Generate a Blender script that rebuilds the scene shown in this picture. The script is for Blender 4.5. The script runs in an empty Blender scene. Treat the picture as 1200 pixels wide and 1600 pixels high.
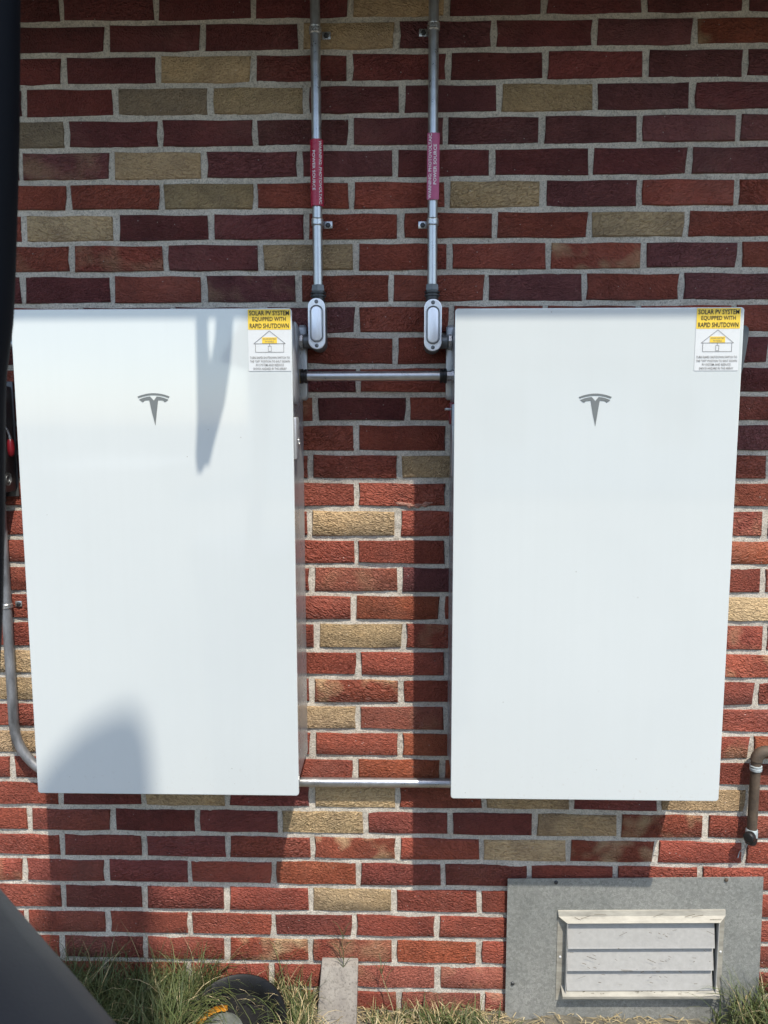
import bpy, bmesh, math, random
import numpy as np
from mathutils import Vector, Matrix, noise

random.seed(7)
SC = bpy.context.scene
COL = SC.collection
R = math.radians

# ---------------------------------------------------------------- camera
CAM = Vector((0.0, -1.88148, 1.565))
cd = bpy.data.cameras.new('camera')
cd.sensor_fit = 'VERTICAL'; cd.sensor_height = 36.0; cd.lens = 27.0
cd.clip_start = 0.02; cd.clip_end = 1000
cd.dof.use_dof = True; cd.dof.focus_distance = 1.80; cd.dof.aperture_fstop = 7.5
cam = bpy.data.objects.new('camera', cd); COL.objects.link(cam)
right = Vector((0.999699, 0.024498, -0.001444)); down = Vector((0.001478, -0.118809, -0.992916)); fwd = Vector((-0.024496, 0.992615, -0.11881))
M = Matrix((right, -down, -fwd)).transposed().to_4x4(); M.translation = CAM
cam.matrix_world = M
SC.camera = cam

# ---------------------------------------------------------------- sky and sun
SUN = Vector((-0.41, 1.0, -1.75)).normalized()          # direction the light travels
TO = -SUN
elev = math.asin(TO.z); azim = math.atan2(TO.x, TO.y)
w = bpy.data.worlds.new('World'); SC.world = w; w.use_nodes = True
nt = w.node_tree
bg = nt.nodes['Background']
sky = nt.nodes.new('ShaderNodeTexSky'); sky.sky_type = 'NISHITA'; sky.sun_disc = False
sky.sun_elevation = elev; sky.sun_rotation = azim; sky.air_density = 1.0; sky.dust_density = 1.0; sky.ozone_density = 1.0
nt.links.new(sky.outputs[0], bg.inputs[0]); bg.inputs[1].default_value = 0.15
sd = bpy.data.lights.new('sun', 'SUN'); sd.energy = 2.8; sd.angle = R(0.7); sd.color = (1.0, 0.925, 0.815)
so = bpy.data.objects.new('sun', sd); COL.objects.link(so)
so.rotation_euler = SUN.to_track_quat('-Z', 'Y').to_euler()
SC.view_settings.view_transform = 'Standard'; SC.view_settings.look = 'None'
SC.view_settings.exposure = 0.84; SC.view_settings.gamma = 1.0; SC.view_settings.use_curve_mapping = False

# ---------------------------------------------------------------- helpers
def mk(name, me, mat=None, parent=None):
    o = bpy.data.objects.new(name, me); COL.objects.link(o)
    if mat is not None and me is not None and len(me.materials) == 0:
        me.materials.append(mat)
    if parent is not None: o.parent = parent
    return o

def thing(name, label, cat, group=None, loc=(0, 0, 0)):
    o = bpy.data.objects.new(name, None); COL.objects.link(o); o.location = loc
    o.empty_display_size = .05
    o['label'] = label; o['category'] = cat
    if group: o['group'] = group
    return o

def tag(o, label, cat, group=None):
    o['label'] = label; o['category'] = cat
    if group: o['group'] = group
    return o

def raw(verts, faces, smooth=False):
    me = bpy.data.meshes.new('mesh'); me.from_pydata([tuple(v) for v in verts], [], faces); me.update()
    if smooth:
        me.polygons.foreach_set('use_smooth', [True] * len(me.polygons))
    return me

def from_bm(bm, smooth=False, angle=None):
    bmesh.ops.recalc_face_normals(bm, faces=bm.faces)
    me = bpy.data.meshes.new('mesh'); bm.to_mesh(me); bm.free()
    if smooth or angle:
        me.polygons.foreach_set('use_smooth', [True] * len(me.polygons))
        if angle: me.set_sharp_from_angle(angle=R(angle))
    return me

def join(*mes):
    bm = bmesh.new()
    for m in mes: bm.from_mesh(m)
    for m in mes: bpy.data.meshes.remove(m)
    me = bpy.data.meshes.new('mesh'); bm.to_mesh(me); bm.free()
    return me

def box(x0, x1, y0, y1, z0, z1, bev=0.0, seg=2):
    bm = bmesh.new(); bmesh.ops.create_cube(bm, size=1)
    for v in bm.verts:
        v.co = Vector(((x0 + x1) / 2 + v.co.x * (x1 - x0), (y0 + y1) / 2 + v.co.y * (y1 - y0), (z0 + z1) / 2 + v.co.z * (z1 - z0)))
    if bev: bmesh.ops.bevel(bm, geom=list(bm.edges), offset=bev, segments=seg, profile=.5, affect='EDGES', clamp_overlap=True)
    return from_bm(bm, angle=35 if bev else None)

def prism(poly, y0, y1, bev=0.0, seg=2):
    """polygon given in (x,z), extruded along Y; the y0 rim gets the bevel"""
    bm = bmesh.new()
    a = [bm.verts.new((x, y0, z)) for x, z in poly]; b = [bm.verts.new((x, y1, z)) for x, z in poly]
    n = len(poly); f0 = bm.faces.new(a); bm.faces.new(b[::-1])
    for i in range(n): bm.faces.new((a[i], b[i], b[(i + 1) % n], a[(i + 1) % n]))
    bmesh.ops.recalc_face_normals(bm, faces=bm.faces)
    if bev:
        bmesh.ops.bevel(bm, geom=list(f0.edges), offset=bev, segments=seg, profile=.5, affect='EDGES')
        big = [max((f for f in bm.faces if abs(f.normal.y) > .99), key=lambda f: (round(f.calc_area(), 7), -f.calc_center_median().y * (1 if y0 < y1 else -1)))]
        front = [f for f in bm.faces if len(f.verts) >= n and abs(f.calc_center_median().y - y0) < 1e-6]
        bmesh.ops.inset_region(bm, faces=front or big, thickness=bev * .6)
    return from_bm(bm, angle=40)

def prism_x(poly, x0, x1):
    """polygon given in (y,z), extruded along X"""
    n = len(poly)
    v = [(x0, y, z) for y, z in poly] + [(x1, y, z) for y, z in poly]
    f = [tuple(range(n)), tuple(range(2 * n - 1, n - 1, -1))] + [(i, (i + 1) % n, n + (i + 1) % n, n + i) for i in range(n)]
    bm = bmesh.new(); bm.from_mesh(raw(v, f)); return from_bm(bm)

def rrect(cx, cz, w, h, r, n=5):
    P = []
    for sx, sz, a0 in ((1, 1, 0), (-1, 1, 90), (-1, -1, 180), (1, -1, 270)):
        for k in range(n + 1):
            a = R(a0 + 90 * k / n)
            P.append((cx + sx * (w / 2 - r) + r * math.cos(a), cz + sz * (h / 2 - r) + r * math.sin(a)))
    return P

def tube(path, r, n=16, cap=True, smooth=True):
    path = [Vector(q) for q in path]; rs = r if isinstance(r, (list, tuple)) else [r] * len(path)
    T = []
    for i in range(len(path)):
        a = path[max(i - 1, 0)]; b = path[min(i + 1, len(path) - 1)]; T.append((b - a).normalized())
    ref = Vector((0, 0, 1)) if abs(T[0].z) < .9 else Vector((1, 0, 0))
    N = T[0].cross(ref).normalized(); V = []
    for i, q in enumerate(path):
        N = (N - T[i] * N.dot(T[i])).normalized(); B = T[i].cross(N)
        for k in range(n):
            a = 2 * math.pi * k / n; V.append(q + (N * math.cos(a) + B * math.sin(a)) * rs[i])
    F = []
    for i in range(len(path) - 1):
        for k in range(n):
            k2 = (k + 1) % n; F.append((i * n + k, i * n + k2, (i + 1) * n + k2, (i + 1) * n + k))
    if cap: F.append(tuple(range(n))[::-1]); F.append(tuple(range((len(path) - 1) * n, len(path) * n)))
    me = raw(V, F, smooth)
    bm = bmesh.new(); bm.from_mesh(me); bpy.data.meshes.remove(me)
    return from_bm(bm, angle=40)

def profile_tube(a, axis, prof, n=24):
    """lathe along straight axis; prof = [(distance, radius)...]"""
    a = Vector(a); ax = Vector(axis).normalized()
    ref = Vector((0, 0, 1)) if abs(ax.z) < .9 else Vector((1, 0, 0))
    N = ax.cross(ref).normalized(); B = ax.cross(N); V = []; F = []
    for d, r in prof:
        for k in range(n):
            t = 2 * math.pi * k / n; V.append(a + ax * d + (N * math.cos(t) + B * math.sin(t)) * max(r, 1e-5))
    for i in range(len(prof) - 1):
        for k in range(n):
            k2 = (k + 1) % n; F.append((i * n + k, i * n + k2, (i + 1) * n + k2, (i + 1) * n + k))
    F.append(tuple(range(n))[::-1]); F.append(tuple(range((len(prof) - 1) * n, len(prof) * n)))
    bm = bmesh.new(); bm.from_mesh(raw(V, F)); return from_bm(bm, angle=35)

def text_mesh(s, wid, hei, bold=0.0):
    """flat lettering centred on 0, returned as mesh with coords (x,0,z), normal -Y"""
    cu = bpy.data.curves.new('text', 'FONT'); cu.body = s; cu.resolution_u = 2; cu.offset = bold
    ob = bpy.data.objects.new('text', cu); COL.objects.link(ob)
    me = bpy.data.meshes.new_from_object(ob.evaluated_get(bpy.context.evaluated_depsgraph_get()))
    bpy.data.objects.remove(ob); bpy.data.curves.remove(cu)
    co = np.empty(len(me.vertices) * 3, 'f'); me.vertices.foreach_get('co', co); co = co.reshape(-1, 3)
    mn, mx = co.min(0), co.max(0); c = (mn + mx) / 2; s_ = mx - mn
    out = np.zeros_like(co); out[:, 0] = (co[:, 0] - c[0]) / s_[0] * wid; out[:, 2] = (co[:, 1] - c[1]) / s_[1] * hei
    me.vertices.foreach_set('co', out.ravel()); me.update(); me.materials.clear()
    return me

def remap(me, fn):
    for v in me.vertices: v.co = fn(v.co)
    me.update(); return me

# ---------------------------------------------------------------- materials
def new_mat(name):
    m = bpy.data.materials.new(name); m.use_nodes = True
    nt = m.node_tree; return m, nt, nt.nodes['Principled BSDF']

def nd(nt, t, **kw):
    n = nt.nodes.new(t)
    for k, v in kw.items():
        if hasattr(n, k): setattr(n, k, v)
        else: n.inputs[k.replace('_', ' ')].default_value = v
    return n

def ramp(nt, src, stops):
    r = nt.nodes.new('ShaderNodeValToRGB')
    while len(r.color_ramp.elements) < len(stops): r.color_ramp.elements.new(.5)
    for e, (p, c) in zip(r.color_ramp.elements, stops):
        e.position = p; e.color = (*c, 1) if len(c) == 3 else c
    nt.links.new(src, r.inputs[0]); return r.outputs[0]

def mixc(nt, fac, a, b, mode='MIX'):
    m = nt.nodes.new('ShaderNodeMix'); m.data_type = 'RGBA'; m.blend_type = mode
    for sock, val in ((m.inputs[0], fac), (m.inputs[6], a), (m.inputs[7], b)):
        if hasattr(val, 'is_linked'): nt.links.new(val, sock)
        elif isinstance(val, (int, float)): sock.default_value = val
        else: sock.default_value = (*val, 1)
    return m.outputs[2]

def math_n(nt, op, a, b=None):
    m = nt.nodes.new('ShaderNodeMath'); m.operation = op
    for i, v in enumerate((a, b)):
        if v is None: continue
        if hasattr(v, 'is_linked'): nt.links.new(v, m.inputs[i])
        else: m.inputs[i].default_value = v
    return m.outputs[0]

def simple(name, col, rough=.5, metal=0.0, var=.0, scale=20.0, bump=0.0, bscale=200.0, spec=.5, coat=0.0, var2=None, stretch=None):
    m, nt, b = new_mat(name)
    b.inputs['Roughness'].default_value = rough; b.inputs['Metallic'].default_value = metal
    b.inputs['Specular IOR Level'].default_value = spec; b.inputs['Coat Weight'].default_value = coat
    b.inputs['Base Color'].default_value = (*col, 1)
    tc = nd(nt, 'ShaderNodeTexCoord')
    src = tc.outputs['Object']
    if stretch:
        mp = nd(nt, 'ShaderNodeMapping'); mp.inputs['Scale'].default_value = stretch; nt.links.new(src, mp.inputs[0]); src = mp.outputs[0]
    if var:
        n = nd(nt, 'ShaderNodeTexNoise', Scale=scale, Detail=6.0, Roughness=.65); nt.links.new(src, n.inputs['Vector'])
        lo = tuple(c * (1 - var) for c in col); hi = var2 or tuple(min(1, c * (1 + var)) for c in col)
        nt.links.new(ramp(nt, n.outputs[0], [(.3, lo), (.7, hi)]), b.inputs['Base Color'])
        rr = math_n(nt, 'MULTIPLY_ADD', n.outputs[0], .25); rr.node.inputs[2].default_value = rough - .12
        nt.links.new(rr, b.inputs['Roughness'])
    if bump:
        n2 = nd(nt, 'ShaderNodeTexNoise', Scale=bscale, Detail=4.0); nt.links.new(src, n2.inputs['Vector'])
        bp = nd(nt, 'ShaderNodeBump', Strength=1.0, Distance=bump); nt.links.new(n2.outputs[0], bp.inputs['Height']); nt.links.new(bp.outputs[0], b.inputs['Normal'])
    return m

BUFF = (.59, .425, .235)
def brick_material(name, per_object=True):
    m, nt, b = new_mat(name); L = nt.links.new
    geo = nd(nt, 'ShaderNodeNewGeometry'); oi = nd(nt, 'ShaderNodeObjectInfo')
    off = nd(nt, 'ShaderNodeVectorMath', operation='MULTIPLY_ADD')
    L(geo.outputs['Position'], off.inputs[0]); off.inputs[1].default_value = (1, 1, 1)
    cmb = nd(nt, 'ShaderNodeCombineXYZ'); r37 = math_n(nt, 'MULTIPLY', oi.outputs['Random'], 37.0); L(r37, cmb.inputs[0]); L(math_n(nt, 'MULTIPLY', oi.outputs['Random'], 91.0), cmb.inputs[2])
    L(cmb.outputs[0], off.inputs[2]); pos = off.outputs[0]
    # wrinkled face
    mp = nd(nt, 'ShaderNodeMapping'); mp.inputs['Scale'].default_value = (.62, 1, 1.15)
    vr = nd(nt, 'ShaderNodeVectorRotate', rotation_type='Y_AXIS'); L(pos, vr.inputs['Vector'])
    L(math_n(nt, 'MULTIPLY', math_n(nt, 'SUBTRACT', math_n(nt, 'FRACT', math_n(nt, 'MULTIPLY', oi.outputs['Random'], 13.7)), .5), 1.3), vr.inputs['Angle'])
    vs = nd(nt, 'ShaderNodeVectorMath', operation='SCALE'); L(vr.outputs[0], vs.inputs[0])
    sc_ = math_n(nt, 'MULTIPLY_ADD', math_n(nt, 'FRACT', math_n(nt, 'MULTIPLY', oi.outputs['Random'], 29.3)), .55); sc_.node.inputs[2].default_value = .68; L(sc_, vs.inputs['Scale'])
    L(vs.outputs[0], mp.inputs[0])
    amp = math_n(nt, 'MULTIPLY_ADD', math_n(nt, 'FRACT', math_n(nt, 'MULTIPLY', oi.outputs['Random'], 5.1)), .75); amp.node.inputs[2].default_value = .48
    rip = nd(nt, 'ShaderNodeTexNoise', Scale=185.0, Detail=2.0, Roughness=.45, Distortion=1.3); L(mp.outputs[0], rip.inputs['Vector'])
    fine = nd(nt, 'ShaderNodeTexNoise', Scale=700.0, Detail=2.0); L(pos, fine.inputs['Vector'])
    low = nd(nt, 'ShaderNodeTexNoise', Scale=14.0, Detail=3.0); L(pos, low.inputs['Vector'])
    h = math_n(nt, 'ADD', math_n(nt, 'MULTIPLY', math_n(nt, 'MULTIPLY', rip.outputs[0], amp), math_n(nt, 'MULTIPLY_ADD', low.outputs[0], 1.2)), math_n(nt, 'MULTIPLY', fine.outputs[0], .10))
    bp = nd(nt, 'ShaderNodeBump', Strength=1.0, Distance=.015); L(h, bp.inputs['Height']); L(bp.outputs[0], b.inputs['Normal'])
    if per_object:
        base = oi.outputs['Color']; flash = oi.outputs['Alpha']
    else:
        at = nd(nt, 'ShaderNodeAttribute', attribute_name='Col'); base = at.outputs['Color']; flash = at.outputs['Alpha']
    # cloudy kiln variation
    big = nd(nt, 'ShaderNodeTexNoise', Scale=9.0, Detail=4.0, Roughness=.6); L(pos, big.inputs['Vector'])
    v = ramp(nt, big.outputs[0], [(.28, (.72, .70, .74)), (.5, (1, 1, 1)), (.75, (1.22, 1.16, 1.08))])
    c = mixc(nt, 1.0, base, v, 'MULTIPLY')
    # darker tone in the wrinkle troughs
    tr = ramp(nt, rip.outputs[0], [(.30, (.62, .58, .58)), (.52, (1, 1, 1))]); c = mixc(nt, .8, c, tr, 'MULTIPLY')
    # flashed buff patches
    fl = nd(nt, 'ShaderNodeTexNoise', Scale=11.0, Detail=2.0); o2 = nd(nt, 'ShaderNodeVectorMath', operation='ADD'); L(pos, o2.inputs[0]); o2.inputs[1].default_value = (5, 3, 9); L(o2.outputs[0], fl.inputs['Vector'])
    fm = ramp(nt, fl.outputs[0], [(.50, (0, 0, 0)), (.66, (1, 1, 1))])
    c = mixc(nt, math_n(nt, 'MULTIPLY', fm, flash), c, BUFF)
    # pale lime specks
    sp = nd(nt, 'ShaderNodeTexVoronoi', Scale=42.0); L(pos, sp.inputs['Vector'])
    c = mixc(nt, math_n(nt, 'MULTIPLY', math_n(nt, 'LESS_THAN', sp.outputs['Distance'], .055), .6), c, (.6, .55, .5))
    # faint salt bloom
    ef = nd(nt, 'ShaderNodeTexNoise', Scale=3.2, Detail=6.0, Roughness=.7); L(geo.outputs['Position'], ef.inputs['Vector'])
    c = mixc(nt, math_n(nt, 'MULTIPLY', ramp(nt, ef.outputs[0], [(.52, (0, 0, 0)), (.72, (1, 1, 1))]), .16), c, (.38, .26, .20))
    # soil splash towards the foot of the wall
    sx = nd(nt, 'ShaderNodeSeparateXYZ'); L(geo.outputs['Position'], sx.inputs[0])
    dn = nd(nt, 'ShaderNodeTexNoise', Scale=16.0, Detail=5.0); L(geo.outputs['Position'], dn.inputs['Vector'])
    hz = nd(nt, 'ShaderNodeMapRange'); L(math_n(nt, 'ADD', sx.outputs[2], math_n(nt, 'MULTIPLY_ADD', dn.outputs[0], -.16)), hz.inputs[0])
    hz.inputs[1].default_value = .14; hz.inputs[2].default_value = -.08; hz.inputs[3].default_value = 0; hz.inputs[4].default_value = .7
    c = mixc(nt, hz.outputs[0], c, (.40, .27, .22))
    L(c, b.inputs['Base Color'])
    rr = math_n(nt, 'MULTIPLY_ADD', big.outputs[0], .3); rr.node.inputs[2].default_value = .36; L(rr, b.inputs['Roughness'])
    b.inputs['Specular IOR Level'].default_value = .42
    return m

def mortar_material():
    m, nt, b = new_mat('mortar'); L = nt.links.new
    geo = nd(nt, 'ShaderNodeNewGeometry'); pos = geo.outputs['Position']
    n1 = nd(nt, 'ShaderNodeTexNoise', Scale=7.0, Detail=5.0, Roughness=.6); L(pos, n1.inputs['Vector'])
    n2 = nd(nt, 'ShaderNodeTexNoise', Scale=300.0, Detail=4.0, Roughness=.75); L(pos, n2.inputs['Vector'])
    n3 = nd(nt, 'ShaderNodeTexNoise', Scale=90.0, Detail=4.0, Roughness=.7); L(pos, n3.inputs['Vector'])
    c = ramp(nt, n1.outputs[0], [(.3, (.53, .49, .42)), (.7, (.72, .665, .57))])
    c = mixc(nt, .75, c, ramp(nt, n2.outputs[0], [(.36, (.42, .41, .39)), (.50, (1, 1, 1)), (.7, (1.2, 1.18, 1.14))]), 'MULTIPLY')
    c = mixc(nt, .6, c, ramp(nt, n3.outputs[0], [(.3, (.5, .49, .47)), (.5, (1, 1, 1))]), 'MULTIPLY')
    L(c, b.inputs['Base Color']); b.inputs['Roughness'].default_value = .9; b.inputs['Specular IOR Level'].default_value = .2
    bp = nd(nt, 'ShaderNodeBump', Strength=1.0, Distance=.0035); L(n2.outputs[0], bp.inputs['Height']); L(bp.outputs[0], b.inputs['Normal'])
    return m

def leaf_material(name, rough=.55):
    m, nt, b = new_mat(name); L = nt.links.new
    at = nd(nt, 'ShaderNodeAttribute', attribute_name='Col'); L(at.outputs['Color'], b.inputs['Base Color'])
    b.inputs['Roughness'].default_value = rough; b.inputs['Specular IOR Level'].default_value = .35
    return m

MT = {}
MT['brick'] = brick_material('brick'); MT['brick_far'] = brick_material('brick_far', False); MT['mortar'] = mortar_material()
def glass_material():
    m, nt, b = new_mat('white_glass'); L = nt.links.new
    geo = nd(nt, 'ShaderNodeNewGeometry'); pos = geo.outputs['Position']
    n1 = nd(nt, 'ShaderNodeTexNoise', Scale=2.2, Detail=5.0, Roughness=.6); L(pos, n1.inputs['Vector'])
    mp = nd(nt, 'ShaderNodeMapping'); mp.inputs['Scale'].default_value = (60, 1, 1.5); L(pos, mp.inputs[0])
    n2 = nd(nt, 'ShaderNodeTexNoise', Scale=1.0, Detail=4.0); L(mp.outputs[0], n2.inputs['Vector'])
    vo = nd(nt, 'ShaderNodeTexVoronoi', Scale=17.0); L(pos, vo.inputs['Vector'])
    c = ramp(nt, n1.outputs[0], [(.3, (.592, .634, .626)), (.7, (.622, .662, .651))])
    c = mixc(nt, math_n(nt, 'MULTIPLY', n1.outputs[0], .28), c, ramp(nt, n2.outputs[0], [(.35, (.955, .955, .95)), (.6, (1, 1, 1))]), 'MULTIPLY')
    c = mixc(nt, math_n(nt, 'MULTIPLY', math_n(nt, 'LESS_THAN', vo.outputs['Distance'], .022), .55), c, (.25, .23, .2))
    sx = nd(nt, 'ShaderNodeSeparateXYZ'); L(pos, sx.inputs[0])
    sn = nd(nt, 'ShaderNodeTexNoise', Scale=130.0, Detail=3.0); L(pos, sn.inputs['Vector'])
    hz = nd(nt, 'ShaderNodeMapRange'); L(sx.outputs[2], hz.inputs[0]); hz.inputs[1].default_value = .86; hz.inputs[2].default_value = .70; hz.inputs[3].default_value = 0; hz.inputs[4].default_value = .25
    c = mixc(nt, math_n(nt, 'MULTIPLY', hz.outputs[0], ramp(nt, sn.outputs[0], [(.64, (0, 0, 0)), (.74, (1, 1, 1))])), c, (.42, .38, .32))
    L(c, b.inputs['Base Color'])
    L(ramp(nt, n1.outputs[0], [(.3, (.025, .025, .025)), (.7, (.065, .065, .065))]), b.inputs['Roughness'])
    b.inputs['Specular IOR Level'].default_value = 1.0
    return m
MT['glass'] = glass_material()
MT['housing'] = simple('grey_housing', (.36, .37, .385), .28, .4, var=.05, scale=8)
MT['housing_light'] = simple('light_housing', (.42, .43, .44), .35, .4, var=.05, scale=12)
MT['emblem'] = simple('emblem_grey', (.165, .18, .178), .35, var=.06, scale=60)
MT['yellow'] = simple('label_yellow', (.80, .56, .055), .35, var=.03, scale=50)
MT['white'] = simple('label_white', (.66, .68, .675), .3, var=.02, scale=50)
MT['ink'] = simple('ink', (.02, .019, .017), .5, var=.2, scale=90)
MT['ink_grey'] = simple('ink_grey', (.17, .165, .16), .5, var=.2, scale=90)
MT['galv'] = simple('galvanised_tube', (.50, .51, .515), .30, .85, var=.14, scale=45, bump=.0002, bscale=120)
MT['galv_old'] = simple('weathered_tube', (.27, .28, .295), .45, .6, var=.5, scale=38, bump=.0003, bscale=160, stretch=(1, 1, .35))
MT['steel'] = simple('zinc_steel', (.55, .56, .56), .28, .8, var=.12, scale=80)
MT['alu'] = simple('cast_aluminium', (.95, .95, .95), .34, .55, var=.015, scale=90, bump=.0001, bscale=500)
MT['lip_shade'] = simple('lip_shade_metal', (.30, .31, .32), .4, .6, var=.1, scale=80)
MT['cast'] = simple('cast_grey', (.17, .18, .185), .42, .5, var=.12, scale=60, bump=.0002, bscale=400)
MT['dark'] = simple('dark_fitting', (.045, .048, .05), .4, .3, var=.2, scale=60)
MT['rubber'] = simple('black_rubber', (.012, .012, .013), .35, var=.2, scale=60)
MT['crimson'] = simple('crimson_vinyl', (.44, .022, .062), .28, var=.1, scale=40)
MT['magenta'] = simple('faded_vinyl', (.48, .075, .19), .32, var=.12, scale=40)
MT['print_white'] = simple('print_white', (.82, .78, .79), .4, var=.1, scale=120)
MT['brass'] = simple('brass', (.32, .25, .09), .35, .7, var=.2, scale=90)
MT['switchbox'] = simple('switch_box_paint', (.085, .088, .09), .42, .2, var=.12, scale=25)
MT['red'] = simple('red_plastic', (.17, .008, .014), .3, var=.1, scale=40)
MT['rust'] = simple('rusty_pipe', (.085, .066, .050), .7, .1, var=.45, scale=40, bump=.0006, bscale=180, var2=(.13, .095, .065))
MT['tape'] = simple('grey_sealant', (.36, .41, .42), .6, var=.35, scale=90, bump=.0006, bscale=200)
MT['frame_alu'] = simple('painted_frame', (.33, .315, .265), .6, .1, var=.30, scale=30, bump=.0002, bscale=300, stretch=(.5, 1, 2))
MT['louver'] = simple('louver_metal', (.43, .425, .40), .5, .15, var=.08, scale=90, bump=.0002, bscale=250, stretch=(1, 1, 1))
MT['void'] = simple('dark_void', (.012, .012, .012), .8, var=.1)
MT['bin'] = simple('bin_plastic', (.027, .0265, .0275), .52, var=.10, scale=10, bump=.0002, bscale=500)
MT['pole'] = simple('near_black_paint', (.0025, .0035, .006), .6, var=.15, scale=12, spec=.12)
MT['wood'] = simple('caster_wood', (.16, .115, .08), .8, var=.3, scale=12, bump=.004, bscale=30, stretch=(4, 4, .3))
MT['soffit'] = simple('soffit_paint', (.06, .057, .053), .6, var=.06, scale=6)
MT['roof'] = simple('roof_shingle', (.08, .075, .07), .9, var=.3, scale=30)
MT['strap'] = simple('caster_cloth', (.06, .055, .05), .8, var=.2, scale=30)  # material of the added shadow caster below the eave
MT['tub'] = simple('black_tub', (.010, .0105, .011), .5, var=.3, scale=25, spec=.25)
MT['dust'] = simple('dusty_lens', (.15, .165, .145), .5, var=.4, scale=18, bump=.0006, bscale=60)
MT['orange'] = simple('orange_tape', (.62, .26, .02), .5, var=.15, scale=30)
MT['blade'] = leaf_material('grass_blade'); MT['straw'] = leaf_material('straw', .8)

def plate_material():
    m, nt, b = new_mat('galvanised_sheet'); L = nt.links.new
    tc = nd(nt, 'ShaderNodeTexCoord'); pos = tc.outputs['Object']
    n1 = nd(nt, 'ShaderNodeTexNoise', Scale=380.0, Detail=2.0); L(pos, n1.inputs['Vector'])
    n2 = nd(nt, 'ShaderNodeTexNoise', Scale=5.0, Detail=5.0, Roughness=.6); L(pos, n2.inputs['Vector'])
    vo = nd(nt, 'ShaderNodeTexVoronoi', Scale=150.0); L(pos, vo.inputs['Vector'])
    c = ramp(nt, n2.outputs[0], [(.3, (.24, .25, .232)), (.7, (.325, .33, .305))])
    c = mixc(nt, .8, c, ramp(nt, n1.outputs[0], [(.35, (.78, .78, .78)), (.6, (1.12, 1.12, 1.12))]), 'MULTIPLY')
    sv = nd(nt, 'ShaderNodeSeparateColor'); L(vo.outputs['Color'], sv.inputs[0])
    c = mixc(nt, .8, c, ramp(nt, sv.outputs[0], [(0, (.80, .80, .80)), (1, (1.20, 1.20, 1.20))]), 'MULTIPLY')
    sx = nd(nt, 'ShaderNodeSeparateXYZ'); L(pos, sx.inputs[0])
    dn = nd(nt, 'ShaderNodeTexNoise', Scale=22.0, Detail=5.0); L(pos, dn.inputs['Vector'])
    hz = nd(nt, 'ShaderNodeMapRange'); L(math_n(nt, 'ADD', sx.outputs[2], math_n(nt, 'MULTIPLY_ADD', dn.outputs[0], -.09)), hz.inputs[0])
    hz.inputs[1].default_value = .05; hz.inputs[2].default_value = -.07; hz.inputs[3].default_value = 0; hz.inputs[4].default_value = .7
    c = mixc(nt, hz.outputs[0], c, (.27, .215, .15))
    L(c, b.inputs['Base Color']); b.inputs['Metallic'].default_value = .25; b.inputs['Roughness'].default_value = .5
    bp = nd(nt, 'ShaderNodeBump', Strength=1.0, Distance=.0003); L(n1.outputs[0], bp.inputs['Height']); L(bp.outputs[0], b.inputs['Normal'])
    return m
MT['sheet'] = plate_material()

def concrete_material():
    m, nt, b = new_mat('grey_paver'); L = nt.links.new
    tc = nd(nt, 'ShaderNodeTexCoord'); pos = tc.outputs['Object']
    n1 = nd(nt, 'ShaderNodeTexNoise', Scale=140.0, Detail=5.0, Roughness=.7); L(pos, n1.inputs['Vector'])
    n2 = nd(nt, 'ShaderNodeTexNoise', Scale=24.0, Detail=4.0); L(pos, n2.inputs['Vector'])
    c = ramp(nt, n2.outputs[0], [(.3, (.215, .195, .17)), (.7, (.32, .295, .255))])
    c = mixc(nt, .8, c, ramp(nt, n1.outputs[0], [(.34, (.45, .44, .42)), (.5, (1, 1, 1))]), 'MULTIPLY')
    L(c, b.inputs['Base Color']); b.inputs['Roughness'].default_value = .85
    bp = nd(nt, 'ShaderNodeBump', Strength=1.0, Distance=.0015); L(n1.outputs[0], bp.inputs['Height']); L(bp.outputs[0], b.inputs['Normal'])
    return m
MT['paver'] = concrete_material()

def soil_material():
    m, nt, b = new_mat('soil'); L = nt.links.new
    geo = nd(nt, 'ShaderNodeNewGeometry'); pos = geo.outputs['Position']
    n1 = nd(nt, 'ShaderNodeTexNoise', Scale=55.0, Detail=6.0, Roughness=.7); L(pos, n1.inputs['Vector'])
    n2 = nd(nt, 'ShaderNodeTexNoise', Scale=1.5, Detail=5.0); L(pos, n2.inputs['Vector'])
    c = ramp(nt, n1.outputs[0], [(.3, (.085, .072, .055)), (.7, (.27, .23, .175))])
    c = mixc(nt, math_n(nt, 'MULTIPLY', n2.outputs[0], .8), c, (.115, .12, .085))
    L(c, b.inputs['Base Color']); b.inputs['Roughness'].default_value = .95
    bp = nd(nt, 'ShaderNodeBump', Strength=1.0, Distance=.01); L(n1.outputs[0], bp.inputs['Height']); L(bp.outputs[0], b.inputs['Normal'])
    return m
MT['soil'] = soil_material()

# ---------------------------------------------------------------- ground
g = mk('ground', raw([(-150, -300, -.03), (150, -300, -.03), (150, 60, -.03), (-150, 60, -.03)], [(0, 1, 2, 3)]), MT['soil'])
g['kind'] = 'structure'
def soil_z(x, y):
    base = .045 if x < -.22 else (.045 - .035 * min(1, (x + .22) / .12))
    if x > .85: base = .03
    fall = 1 - min(1, max(0, (-y - .12) / .35))
    return base * fall + .014 * noise.noise(Vector((x * 14, y * 14, 3))) + .006 * noise.noise(Vector((x * 45, y * 45, 7))) - .012
nx, ny = 240, 60
V = []; F = []
for j in range(ny):
    for i in range(nx):
        x = -1.6 + 3.2 * i / (nx - 1); y = -.75 + .76 * j / (ny - 1); V.append((x, y, soil_z(x, y) if j else -.04))
for j in range(ny - 1):
    for i in range(nx - 1):
        a = j * nx + i; F.append((a, a + 1, a + nx + 1, a + nx))
s = mk('soil', raw(V, F, True), MT['soil']); s['kind'] = 'structure'

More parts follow.
